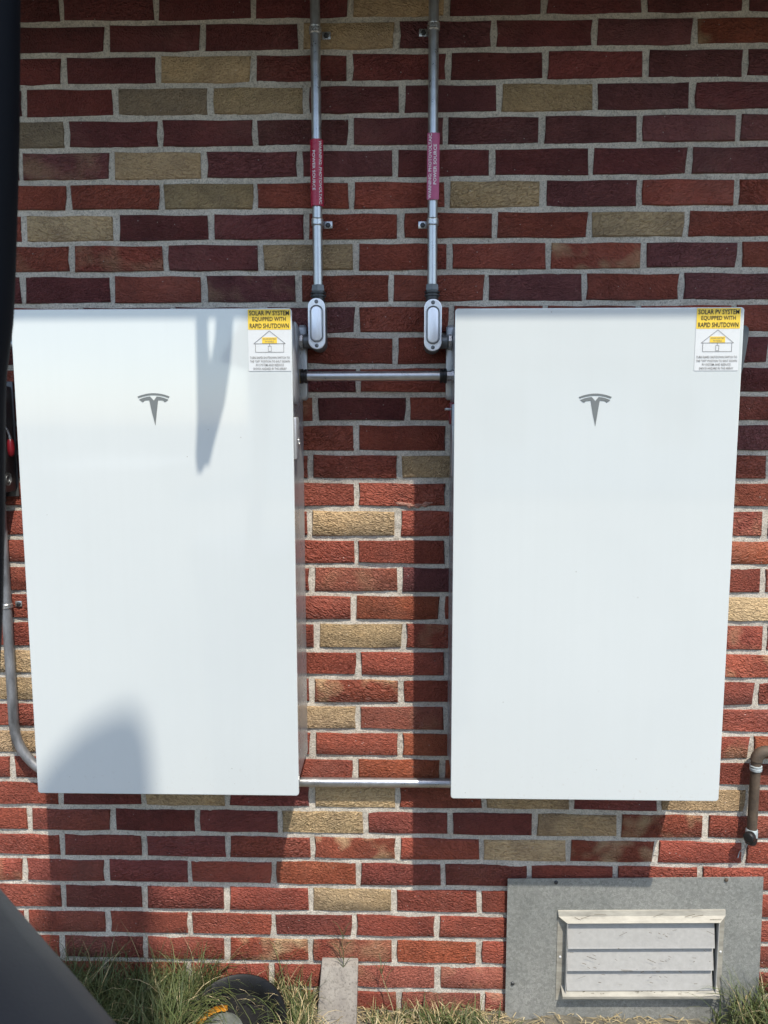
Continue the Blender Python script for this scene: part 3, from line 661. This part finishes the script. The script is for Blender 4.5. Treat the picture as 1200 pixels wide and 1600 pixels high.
# ---------------------------------------------------------------- vertical conduits with conduit bodies
def conduit_run(cx, yc, lab, side, sx_strap, tagdata, body_c, zs):
    """side: +1 hub leaves to +x, -1 to -x"""
    t = thing('electrical_conduit', lab, 'conduit', 'vertical conduits')
    mk('tube', tube([(cx, yc, 2.75), (cx, yc, 2.2), (cx, yc, 1.86)], .0116, 24), MT['galv'], t)
    for z in zs:
        s = mk('pipe_strap', join(profile_tube((cx, yc, z - .0085), (0, 0, 1), [(0, .0128), (.002, .0142), (.005, .0135), (.0085, .0146), (.012, .0135), (.015, .0142), (.017, .0128)], 24),
                                  box(min(cx + sx_strap * .012, cx + sx_strap * .0325), max(cx + sx_strap * .012, cx + sx_strap * .0325), -.0035, .0005, z - .0085, z + .0085, .001)), MT['steel'], t)
        mk('screw', profile_tube((cx + sx_strap * .0225, -.003, z - .001), (0, -1, 0), [(0, .0062), (.003, .0062), (.0045, .004)], 6), MT['dark'], s)
    # compression connector
    zc = 1.8435
    mk('coupling', profile_tube((cx, yc, 1.881), (0, 0, -1), [(0, .0125), (.001, .0155), (.014, .0165), (.0145, .0145), (.017, .0145)], 6), MT['cast'], t)
    mk('lock_ring', profile_tube((cx, yc, 1.8645), (0, 0, -1), [(0, .0178), (.004, .0178), (.0045, .0145), (.007, .0145), (.0075, .0182), (.011, .0182), (.0115, .0150), (.03, .0150)], 28), MT['dark'], t)
    bx, bz, bw, bh = body_c
    body = mk('conduit_body', prism(rrect(bx, bz - .003, bw - .003, bh, bw / 2 - .002, 10), -.066, -.006, .003, 2), MT['cast'], t)
    cv = mk('cover', join(prism(rrect(bx, bz, bw, bh, bw / 2 - .0005, 10), -.0705, -.0662, .0012, 2)), MT['alu'], body)
    # raised oval lip, coloured darker to stand for the shade in its groove
    def band(levels, cap):
        bm = bmesh.new(); rings = []
        for inset, yy in levels:
            rings.append([bm.verts.new((X, yy, Z)) for X, Z in rrect(bx, bz, bw - inset, bh - .022 - inset, (bw - inset) / 2 - .0004, 10)])
        nn = len(rings[0])
        for q in range(len(rings) - 1):
            for k in range(nn): bm.faces.new((rings[q][k], rings[q][(k + 1) % nn], rings[q + 1][(k + 1) % nn], rings[q + 1][k]))
        if cap: bm.faces.new(rings[-1])
        return from_bm(bm, angle=35)
    mk('oval_lip', band(((.0085, -.0704), (.0095, -.0745), (.0115, -.0752), (.0135, -.0745), (.0145, -.0712)), False), MT['lip_shade'], body)
    mk('oval_pad', band(((.0140, -.0708), (.0165, -.0728), (.0180, -.0730)), True), MT['alu'], body)
    for dz in (bh / 2 - .008, -bh / 2 + .008):
        mk('screw', join(profile_tube((bx, -.0700, bz + dz), (0, -1, 0), [(0, .0045), (.0012, .0045), (.0022, .0030)], 14), box(bx - .0006, bx + .0006, -.0728, -.0715, bz + dz - .003, bz + dz + .003)), MT['cast'], body)
    zh = 1.7495 if side < 0 else 1.7475
    x_hub = bx + side * (bw / 2 - .006)
    end = (lx1 if side < 0 else rx0)
    length = abs(end - x_hub) + .006
    mk('side_hub', profile_tube((x_hub, -.042, zh), (side, 0, 0), [(0, .0165), (length * .55, .0165), (length * .55 + .001, .0155), (length * .62, .0135), (length, .0135)], 28), MT['cast'], t)
    mk('lock_nut', profile_tube((x_hub + side * length * .64, -.042, zh), (side, 0, 0), [(0, .017), (.0035, .0175), (.007, .017)], 8), MT['steel'], t)
    # wrapped warning tag
    mat, rl, z0, z1, half, tilt, lines = tagdata
    def warp(s, z, lift=0.0):
        a = s / rl; rr = rl + lift
        return Vector((cx + rr * math.sin(a) + tilt * (z - z0), yc - .0150 + rl - rr * math.cos(a), z))
    m_ = 24; V = []; F = []
    for j in range(7):
        z = z0 + (z1 - z0) * j / 6
        for i in range(m_ + 1): V.append(warp(-half + 2 * half * i / m_, z + .0006 * math.sin(i * .9 + j)))
    for j in range(6):
        for i in range(m_): q = j * (m_ + 1) + i; F.append((q, q + 1, q + m_ + 2, q + m_ + 1))
    tg = mk('warning_tag', raw(V, F, True), mat, t)
    tg['label'] = 'red wrapped tag with white warning lettering'
    zc = (z0 + z1) / 2
    for sname, wid, s0, zo, rot in lines:
        me = text_mesh(sname, wid, .0072, .018)
        if rot < 0: remap(me, lambda v: warp(s0 + v.z, zc + zo - v.x, .0006))
        else: remap(me, lambda v: warp(s0 - v.z, zc + zo + v.x, .0006))
        mk('lettering', me, MT['print_white'], tg)
    return t

conduit_run(-.2000, -.027, 'left vertical galvanised conduit with crimson warning tag and oval fitting', -1, 1,
            (MT['crimson'], .0155, 2.0575, 2.2045, .0225, .002, [('WARNING: PHOTOVOLTAIC', .140, .0098, 0, -1), ('POWER SOURCE', .088, -.0058, .004, -1)]), (-.2000, 1.7868, .0398, .1155), (2.4425, 2.0230))
conduit_run(.0680, -.027, 'right vertical galvanised conduit with faded magenta warning tag and oval fitting', 1, -1,
            (MT['magenta'], .024, 2.0685, 2.2145, .0150, .006, [('WARNING: PHOTOVOLTAIC', .142, -.0076, 0, 1), ('POWER SOURCE', .088, .0038, .004, 1)]), (.0688, 1.7825, .0405, .1175), (2.4460, 2.0215))

# ---------------------------------------------------------------- horizontal conduits
t = thing('cross_conduit', 'short galvanised conduit with black end rings joining both units near their tops', 'conduit')
yc = -.075; zc = 1.6665
mk('tube', tube([(-.226, yc, zc), (-.07, yc, zc), (.088, yc, zc)], .0113, 24), MT['galv'], t)
for x, s_ in ((-.231, -1), (.0935, 1)):
    c = mk('end_ring', profile_tube((x - s_ * .009, yc, zc), (s_, 0, 0), [(0, .0125), (.001, .0165), (.006, .0165), (.0065, .0145), (.009, .0145), (.0095, .017), (.016, .017), (.017, .013)], 20), MT['rubber'], t)
    mk('connector', profile_tube((x + s_ * .006, yc, zc), (s_, 0, 0), [(0, .0118), (.012, .0118), (.0125, .0145), (.017, .0145)], 8), MT['steel'], t)
mk('brass_ring', profile_tube((-.2405, yc, zc), (1, 0, 0), [(0, .0170), (.003, .0170)], 24), MT['brass'], t)

bend = [(-.993, -.021, 1.36), (-.993, -.021, 1.1), (-.993, -.021, .80)]
for k in range(1, 11):
    q = R(180 + 90 * k / 10); bend.append((-.845 + .148 * math.cos(q), -.021, .796 + .148 * math.sin(q)))
t = thing('bent_conduit', 'weathered bent conduit at the left edge running low under both units', 'conduit')
mk('tube', tube(bend + [(-.80, -.021, .648), (-.75, -.021, .648)], .0122, 24), MT['galv_old'], t)
mk('lower_tube', tube([(-.75, -.021, .648), (-.2, -.021, .6475), (.28, -.021, .649)], .0121, 24), MT['galv'], t)
s = mk('pipe_strap', join(profile_tube((-.993, -.021, 1.0985), (0, 0, 1), [(0, .0132), (.002, .0148), (.006, .0142), (.010, .0148), (.012, .0132)], 24), box(-.980, -.963, -.004, .0005, 1.098, 1.112, .001)), MT['steel'], t)
mk('screw', profile_tube((-.970, -.0035, 1.105), (0, -1, 0), [(0, .0055), (.003, .0055), (.0045, .003)], 6), MT['dark'], s)

# ---------------------------------------------------------------- safety switch at the left edge
t = thing('safety_switch', 'dark grey switch box with red handled lever at the left edge', 'switch box')
mk('enclosure', box(-1.18, -.957, -.15, -.002, 1.392, 1.648, .005), MT['switchbox'], t)
mk('enclosure_flange', box(-1.19, -.953, -.006, .001, 1.378, 1.660, .002), MT['switchbox'], t)
mk('side_plate', box(-.9575, -.9545, -.135, -.022, 1.44, 1.635, .001), MT['switchbox'], t)
k = mk('knockout', profile_tube((-.9575, -.048, 1.4245), (1, 0, 0), [(0, .0165), (.0025, .0165), (.0025, .0135), (.0008, .0130), (.0008, .0105), (.0025, .0100), (.0025, .0075), (.001, .007)], 28), MT['cast'], t)
lv = mk('lever', tube([(-.952, -.060, 1.555), (-.948, -.056, 1.545), (-.944, -.052, 1.530), (-.943, -.050, 1.512)], [.0022, .0028, .0035, .0045], 12), MT['steel'], t)
mk('red_grip', join(profile_tube((-.9435, -.050, 1.522), (.02, -.03, -1), [(0, .004), (.003, .0068), (.012, .0082), (.026, .0085), (.038, .0075), (.043, .004)], 18)), MT['red'], lv)
mk('bottom_hub', profile_tube((-.993, -.021, 1.395), (0, 0, -1), [(0, .0175), (.012, .0175), (.013, .0145), (.03, .0145)], 20), MT['dark'], t)
t2 = thing('side_nipple', 'short grey pipe nipple joining the switch box to the left unit', 'pipe fitting')
mk('nipple', tube([(-.99, -.055, 1.745), (-.845, -.055, 1.745)], .0125, 20), MT['galv'], t2)
mk('elbow', tube([(-.99, -.055, 1.745), (-1.02, -.055, 1.735), (-1.03, -.055, 1.71), (-1.03, -.055, 1.64)], .0125, 20), MT['galv'], t2)
mk('nut', profile_tube((-.872, -.055, 1.745), (1, 0, 0), [(0, .017), (.008, .017)], 8), MT['steel'], t2)

# ---------------------------------------------------------------- rusty pipe at the right edge
t = thing('rusty_pipe', 'brown rusty pipe with elbow and black capped end at the right edge', 'pipe')
px, py = .8845, -.026
el = [(1.05, py, .742), (.935, py, .742)]
for k in range(0, 9):
    q = R(90 + 90 * k / 8); el.append((px + .024 + .024 * math.cos(q), py, .718 + .024 * math.sin(q)))
mk('elbow', tube(el, [.0145] * len(el), 20), MT['rust'], t)
mk('riser', tube([(px, py, .722), (px - .0006, py, .62), (px - .001, py, .525)], .0121, 20), MT['rust'], t)
mk('sealant_band', profile_tube((px, py, .7065), (0, 0, -1), [(0, .0125), (.0015, .0148), (.006, .0142), (.0075, .0152), (.013, .0146), (.015, .0126)], 20), MT['tape'], t)
mk('sealant_band', profile_tube((px - .001, py, .538), (0, 0, -1), [(0, .0125), (.002, .0142), (.010, .0150), (.022, .0146), (.024, .0130)], 20), MT['tape'], t)
mk('end_cap', profile_tube((px - .001, py, .520), (-.1, -.1, -1), [(0, .0145), (.010, .0150), (.020, .0135), (.024, .009), (.0255, .002)], 20), MT['rubber'], t)
mk('valve_knob', profile_tube((px + .002, py - .003, .523), (-.75, -.65, .06), [(0, .009), (.012, .010), (.013, .0135), (.026, .0140), (.029, .011), (.030, .002)], 22), MT['rubber'], t)
wt = mk('hanging_wire', tube([(px - .012, py - .01, .512), (px - .014, py - .004, .49), (px - .018, -.003, .462), (px - .021, -.003, .445)], .0011, 8), MT['tape'], t)

# ---------------------------------------------------------------- crawl space cover with louvred vent
t = thing('vent_cover', 'grey galvanised sheet with a louvred vent screwed low on the wall', 'vent')
mk('sheet', prism([(.2725, -.10), (.2730, .3855), (.50, .3900), (.9265, .3995), (.9300, .20), (.9330, -.10)], -.0135, -.0110), MT['sheet'], t)
Y0 = -.0136
fx0, fx1, fz0, fz1 = .4040, .8330, .052, .306
ox0, ox1, oz0, oz1 = .4270, .8115, .092, .2815
def tilt(me):   # the vent hangs slightly out of level with the sheet
    return remap(me, lambda v: Vector((v.x, v.y, v.z + (v.x - .62) * .021)))
mk('flange', tilt(join(box(fx0, ox0 - .002, Y0 - .0016, Y0, fz0, fz1 - .006), box(ox1 + .002, fx1, Y0 - .0016, Y0, fz0, fz1 - .006), box(ox0 - .002, ox1 + .002, Y0 - .0014, Y0, fz0, oz0 - .006))), MT['frame_alu'], t)
YF = -.035
mk('hood', tilt(raw([(fx0, Y0 - .0005, fz1), (fx1, Y0 - .0005, fz1), (fx1, Y0 - .004, fz1 - .001), (fx0, Y0 - .004, fz1 - .001),
                (fx0 + .001, Y0 - .008, fz1 - .013), (fx1 - .001, Y0 - .008, fz1 - .013), (ox1 + .002, YF, oz1 + .001), (ox0 - .002, YF, oz1 + .001), (ox1 + .002, YF + .003, oz1 - .002), (ox0 - .002, YF + .003, oz1 - .002), (fx1 - .001, Y0, fz1 - .024), (fx0 + .001, Y0, fz1 - .024)],
               [(0, 1, 2, 3), (3, 2, 5, 4), (4, 5, 6, 7), (7, 6, 8, 9), (9, 8, 10, 11), (5, 10, 8, 6), (4, 7, 9, 11)])), MT['frame_alu'], t)
for x_, s_ in ((ox0, 1), (ox1, -1)):
    mk('side_wall', tilt(join(prism_x([(Y0, oz0 - .012), (Y0, oz1 + .012), (YF + .002, oz1 - .001), (YF + .002, oz0 - .014)], x_ - s_ * .0018, x_))), MT['louver'], t)
mk('sill', tilt(join(prism_x([(Y0 + .001, oz0 + .004), (YF - .004, oz0 - .011), (YF - .004, oz0 - .0175), (YF - .001, oz0 - .0175), (Y0 + .001, oz0 - .002)], ox0 - .010, ox1 + .010))), MT['frame_alu'], t)
mk('dark_backing', tilt(box(ox0, ox1, Y0 - .001, Y0 + .0002, oz0, oz1)), MT['void'], t)
for zt_, zb_ in ((oz1 + .004, .2085), (.2105, .1465), (.1485, .0905)):
    mk('slat', tilt(prism_x([(Y0 - .0025, zt_), (Y0 - .0035, zt_ - .0003), (Y0 - .0155, zb_ + .004), (Y0 - .0165, zb_), (Y0 - .0085, zb_ + .0008), (Y0 - .0085, zb_ + .0018), (Y0 - .014, zb_ + .0016), (Y0 - .014, zb_ + .0045)], ox0 + .0022, ox1 - .0022 - .004)), MT['louver'], t)
V = []; F = []
for _ in range(95):
    x = random.uniform(ox0 + .004, ox1 - .008); q = random.random()
    if q < .35: y_, z = random.uniform(YF, Y0 - .004), 0; z = oz0 - .010 + (YF - .004 - y_) / (YF - .005 - Y0) * .0 + (y_ - YF) / (Y0 - YF) * .0135 + .002
    else: z = random.uniform(oz0 + .012, oz1 - .02); y_ = Y0 - .0195
    if q > .94: z = random.uniform(oz1 + .004, fz1 - .004); y_ = Y0 - .0085 - (fz1 - z) * .55
    l = random.uniform(.002, .012) if q < .9 else .03; a_ = random.uniform(-.9, .9); w_ = random.uniform(.00035, .0008); b0 = len(V)
    dx_, dz_ = math.cos(a_) * l, math.sin(a_) * l * .5
    V += [(x, y_, z - w_), (x, y_, z + w_), (x + dx_, y_ - .0008, z + dz_ + w_), (x + dx_, y_ - .0008, z + dz_ - w_)]; F.append((b0, b0 + 3, b0 + 2, b0 + 1))
db = mk('debris', tilt(raw(V, F)), simple('dry_debris', (.13, .105, .07), .9, var=.5, scale=70), t); db['kind'] = 'stuff'
for x_, z_, m_ in ((.3974, .3782, 'dark'), (.8319, .3914, 'rust'), (.2907, .0923, 'dark')):
    mk('screw', profile_tube((x_, -.0134, z_), (0, -1, 0), [(0, .0052), (.002, .0052), (.004, .0035), (.0042, .0005)], 10), MT[m_], t)
for x_, z_ in ((.4130, .171), (.8265, .1925)):
    mk('rivet', profile_tube((x_, Y0 - .0015, z_), (0, -1, 0), [(0, .0032), (.0012, .003), (.002, .0015)], 10), MT['white'], t)

# ---------------------------------------------------------------- paver leaning at the foot of the wall
bm = bmesh.new()
V = []
def pv(u, v_, w_):   # u across, v along the slope from foot to top, w thickness
    wd = .0540 - .0055 * v_
    x = -.1640 - .008 * (1 - v_) + u * wd; y = -.128 + .105 * v_; z = -.06 + .198 * v_
    return Vector((x, y, z)) + Vector((0, -.90, -.426)) * w_ * -.026
P = [bm.verts.new(pv(u, v_, w_)) for w_ in (0, 1) for v_ in (0, 1) for u in (-1, 1)]
for f in ((0, 1, 3, 2), (4, 6, 7, 5), (0, 4, 5, 1), (2, 3, 7, 6), (0, 2, 6, 4), (1, 5, 7, 3)): bm.faces.new([P[i] for i in f])
bmesh.ops.bevel(bm, geom=list(bm.edges), offset=.003, segments=2, profile=.5, affect='EDGES')
for v in bm.verts: v.co += Vector((noise.noise(v.co * 60), noise.noise(v.co * 60 + Vector((5, 5, 5))), noise.noise(v.co * 60 + Vector((9, 2, 5))))) * .0012
o = mk('paver', from_bm(bm, angle=40), MT['paver']); tag(o, 'grey concrete paver leaning at the foot of the wall', 'paver')

# ---------------------------------------------------------------- black tub in the grass
t = thing('plastic_tub', 'round black plastic tub with a dusty lens and orange tape, sunk in grass', 'tub')
T = Matrix.Translation((-.418, -.128, .026)) @ Matrix.Rotation(R(17), 4, 'X') @ Matrix.Scale(1.06, 4)
def xf(me): me.transform(T); return me
mk('rim', xf(profile_tube((0, 0, 0), (0, 0, 1), [(-.04, .090), (.030, .112), (.040, .122), (.046, .123), (.049, .119), (.046, .113), (.026, .100), (.012, .094), (.010, .05)], 48)), MT['tub'], t)
mk('lens', xf(profile_tube((-.034, -.012, .006), (0, 0, 1), [(0, .058), (.014, .056), (.022, .046), (.027, .028), (.029, .004)], 36)), MT['dust'], t)
V = []; F = []
for i in range(15):
    q = R(85 + 75 * i / 14)
    for r_, z_ in ((.062, .016), (.066, .030), (.048, .033)): V.append((-.034 + r_ * math.cos(q), -.012 + r_ * math.sin(q), z_))
for i in range(14):
    for k in range(2): F.append((i * 3 + k, i * 3 + k + 1, i * 3 + k + 4, i * 3 + k + 3))
mk('orange_tape', xf(raw(V, F, True)), MT['orange'], t)

# ---------------------------------------------------------------- grey bin close to the camera, lower left
def bin_thing():
    t = thing('storage_bin', 'smooth dark grey plastic bin filling the lower left corner', 'bin')
    ang = math.atan2(-1.388 + 1.131, -.191 + .465); c = Vector((-.321, -1.2525, .0092)); nrm = Vector((-math.sin(-ang) * -1, 0, 0))
    ex = Vector((math.cos(ang), math.sin(ang), 0)); ey = Vector((-math.sin(ang), math.cos(ang), 0))   # ey points to the wall
    cen = c - ey * .264 + ex * .012
    def loop(hw, hd, z, r):
        return [cen + ex * x + ey * y_ + Vector((0, 0, z)) for x, y_ in rrect(0, 0, 2 * hw, 2 * hd, r, 8)]
    def skin(rings):
        bm = bmesh.new(); R_ = [[bm.verts.new(q) for q in rg] for rg in rings]; nn = len(R_[0])
        for i in range(len(R_) - 1):
            for k in range(nn): bm.faces.new((R_[i][k], R_[i][(k + 1) % nn], R_[i + 1][(k + 1) % nn], R_[i + 1][k]))
        bm.faces.new(R_[0][::-1]); bm.faces.new(R_[-1]); return from_bm(bm, angle=45)
    mk('body', skin([loop(.20, .21, .0, .05), loop(.235, .245, .95, .07), loop(.255, .262, .98, .08), loop(.255, .262, 1.03, .08)]), MT['bin'], t)
    mk('lid', skin([loop(.262, .268, 1.031, .09), loop(.268, .274, 1.045, .10), loop(.268, .274, 1.07, .10), loop(.262, .268, 1.088, .12), loop(.245, .25, 1.099, .12), loop(.20, .21, 1.106, .12), loop(.1, .11, 1.112, .06)]), MT['bin'], t)
    return t
bin_thing()

# near black pole beside the bin, blurred along the left border
pts = [(-.2974, 1.9165), (-.299, 1.8889), (-.3051, 1.7947), (-.3101, 1.7364), (-.3157, 1.6767), (-.3191, 1.6463), (-.3230, 1.6259), (-.3269, 1.6053), (-.3292, 1.5845), (-.3356, 1.4889), (-.3423, 1.4066)]
k = (-1.05 - CAM.y) / (-1.25 - CAM.y)
path = [(-.386 - .026, -1.05, 2.055), (-.388 - .026, -1.05, 2.045)] + [(x * k - .026, -1.05, CAM.z + (z - CAM.z) * k) for x, z in pts] + [(-.50, -1.05, 1.15), (-.53, -1.03, .6), (-.535, -1.02, -.03)]
o = mk('leaning_pole', tube(path, .026, 20), MT['pole']); tag(o, 'near black upright pole blurred along the upper left border', 'pole')

# ---------------------------------------------------------------- grass, straw and weeds
def blades(spots, seed):
    rnd = random.Random(seed); V = []; F = []; C = []
    for (x, y, z, h, lean, az, wdt, col, curl) in spots:
        d = Vector((math.cos(az), math.sin(az), 0)); side = Vector((-d.y, d.x, 0)); n = 6; b0 = len(V)
        q = Vector((x, y, z)); ang = lean * .35
        for i in range(n + 1):
            u = i / n; wv = wdt * (1 - u ** 1.6) + .0001
            sd = side * math.cos(curl * u) + Vector((0, 0, 1)).cross(side) * math.sin(curl * u) * .5
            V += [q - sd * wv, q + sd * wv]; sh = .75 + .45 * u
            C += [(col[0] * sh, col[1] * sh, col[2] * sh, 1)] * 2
            ang2 = ang + lean * 1.5 * u * u; stp = h / n
            q = q + d * math.sin(ang2) * stp + Vector((0, 0, math.cos(ang2) * stp)) + Vector((rnd.uniform(-1, 1), rnd.uniform(-1, 1), 0)) * h * .012
            if q.y > -.004: q.y = -.004 - rnd.uniform(0, .004)
            q.z = max(q.z, soil_z(q.x, q.y) + .002)
        for i in range(n): a_ = b0 + 2 * i; F.append((a_, a_ + 1, a_ + 3, a_ + 2))
    me = raw(V, F); ca = me.color_attributes.new('Col', 'FLOAT_COLOR', 'POINT'); ca.data.foreach_set('color', np.array(C, 'f').ravel())
    return me
rg = random.Random(21)
GREENS = [(.066, .090, .028), (.090, .118, .038), (.044, .064, .020), (.105, .125, .045), (.105, .110, .042)]
DRY = [(.42, .34, .18), (.36, .28, .14), (.48, .40, .24)]
def spots(n, xr, yr, hr, lr, wr=(.0010, .0024), dry=.12, dens=None, az=None):
    S = []
    while len(S) < n:
        x = rg.uniform(*xr); y = rg.uniform(*yr)
        if dens and rg.random() > dens(x, y): continue
        if -.235 < x < -.105 and y > -.14: continue
        if ((x + .437) ** 2 + (y + .118) ** 2) < .105 ** 2 and rg.random() < .93: continue
        if y < -.10 and abs(x + .405) < .125 and rg.random() < .9: continue
        if .26 < x < .94 and y > -.016: continue
        c = rg.choice(DRY) if rg.random() < dry else rg.choice(GREENS); k_ = rg.uniform(.75, 1.3)
        S.append((x, y, soil_z(x, y) - .006, rg.uniform(*hr), rg.uniform(*lr), rg.uniform(0, 2 * math.pi) if az is None else rg.gauss(*az), rg.uniform(*wr), tuple(q * k_ for q in c), rg.uniform(-1.5, 1.5)))
    return S
dl = lambda x, y: .35 + .65 * max(0, noise.noise(Vector((x * 9, y * 9, 2))) + .5)
S = []
S += spots(5200, (-1.15, -.48), (-.24, -.012), (.08, .22), (.6, 2.3), wr=(.0008, .0024), dry=.06, dens=dl)
S += spots(900, (-.52, -.225), (-.22, -.012), (.05, .12), (.6, 1.9), wr=(.0008, .0022), dry=.28, dens=dl)
S += [q for q in spots(90, (-.60, -.28), (-.26, -.20), (.12, .20), (.3, 1.2), dry=.08, dens=lambda x, y: 1.0 if x < -.44 else .15)]
S += spots(170, (-.98, -.26), (-.06, -.010), (.13, .24), (.2, 1.0), wr=(.0009, .0017), dry=.05, dens=dl)
S += spots(420, (-.10, .30), (-.14, -.02), (.03, .085), (.5, 1.4), dry=.35, dens=lambda x, y: 1.0 if noise.noise(Vector((x * 11, y * 11, 8))) > .02 else .12)
S += spots(330, (.03, .19), (-.10, -.02), (.03, .085), (.6, 1.9), dry=.22)
S += spots(1700, (.80, 1.25), (-.24, -.022), (.07, .20), (.5, 1.7), dry=.10, dens=lambda x, y: min(1, max(.05, (x - .80) / .12)))
S += spots(900, (.25, .85), (-.40, -.13), (.03, .08), (.4, 1.4), dry=.3)
go = mk('grass', blades(S, 3), MT['blade']); go['kind'] = 'stuff'; go['label'] = 'long thin green grass along the foot of the wall'; go['category'] = 'grass'
# straw litter
V = []; F = []; C = []
for _ in range(4200):
    x = rg.uniform(-.7, .95) if rg.random() < .6 else rg.uniform(-.33, .28); y = rg.uniform(-.34, -.006)
    if .26 < x < .94 and y > -.016: continue
    z = soil_z(x, y) + rg.uniform(.001, .010); a_ = rg.uniform(0, math.pi); l = rg.uniform(.015, .05); tl = rg.uniform(-.25, .25); c = rg.choice(DRY); k_ = rg.uniform(.6, 1.2)
    d = Vector((math.cos(a_), math.sin(a_) * .6, tl)) * l; sd = Vector((-d.y, d.x, 0)).normalized() * rg.uniform(.0005, .0012); m = Vector((x, y, z))
    e = m + d; e.y = min(e.y, -.004); mid = (m + e) / 2 + Vector((0, 0, rg.uniform(0, .006))); b0 = len(V)
    V += [m - sd, m + sd, mid - sd, mid + sd, e - sd * .5, e + sd * .5]; F += [(b0, b0 + 1, b0 + 3, b0 + 2), (b0 + 2, b0 + 3, b0 + 5, b0 + 4)]; C += [tuple(q * k_ for q in c) + (1,)] * 6
me = raw(V, F); ca = me.color_attributes.new('Col', 'FLOAT_COLOR', 'POINT'); ca.data.foreach_set('color', np.array(C, 'f').ravel())
so_ = mk('straw', me, MT['straw']); so_['kind'] = 'stuff'; so_['label'] = 'dry straw litter on the soil beside the paver'; so_['category'] = 'straw'

def weed(name, label, base, stem_pts, leaf_list, col):
    t = thing(name, label, 'weed')
    me = tube(stem_pts, [.0013 - .0008 * i / (len(stem_pts) - 1) for i in range(len(stem_pts))], 6)
    ca = me.color_attributes.new('Col', 'FLOAT_COLOR', 'POINT'); ca.data.foreach_set('color', np.array([(*col, 1)] * len(me.vertices), 'f').ravel())
    mk('stem', me, MT['blade'], t)
    mk('leaves', blades(leaf_list, 5), MT['blade'], t)
G1 = (.075, .11, .042)
b = Vector((-.155, -.022, .128)); LS = []
for h_, az_, l_, ln in ((.005, 3.0, .05, 1.4), (.012, .2, .05, 1.5), (.03, 2.9, .07, 1.25), (.045, .1, .055, 1.0), (.06, 3.3, .075, 1.3), (.075, -.3, .05, .9), (.088, 2.7, .06, 1.0), (.095, .4, .045, .7), (.10, 3.2, .035, .4)):
    LS.append((b.x + .003 * math.sin(h_ * 90), b.y, b.z + h_, l_, ln, az_, .0014, G1, .6))
weed('weed_sprig', 'spindly green weed rising from behind the leaning paver', b, [b, b + Vector((.002, 0, .04)), b + Vector((-.003, -.002, .08)), b + Vector((.002, -.003, .118))], LS, (.08, .10, .045))
b = Vector((-.02, -.03, .01)); LS = []
for h_, az_, l_, ln in ((.06, 2.6, .04, .9), (.085, .3, .055, .8), (.10, 2.9, .05, .9), (.115, .5, .05, .8), (.12, 1.9, .05, .5), (.122, 3.6, .03, 1.0)):
    LS.append((b.x - .035 * h_ / .12, b.y, b.z + h_, l_, ln, az_, .0013, G1, .6))
weed('dry_weed', 'straw coloured weed stem with green tip right of the leaning paver', b, [b, b + Vector((-.012, 0, .045)), b + Vector((-.028, .004, .09)), b + Vector((-.035, .006, .122))], LS, (.40, .33, .18))
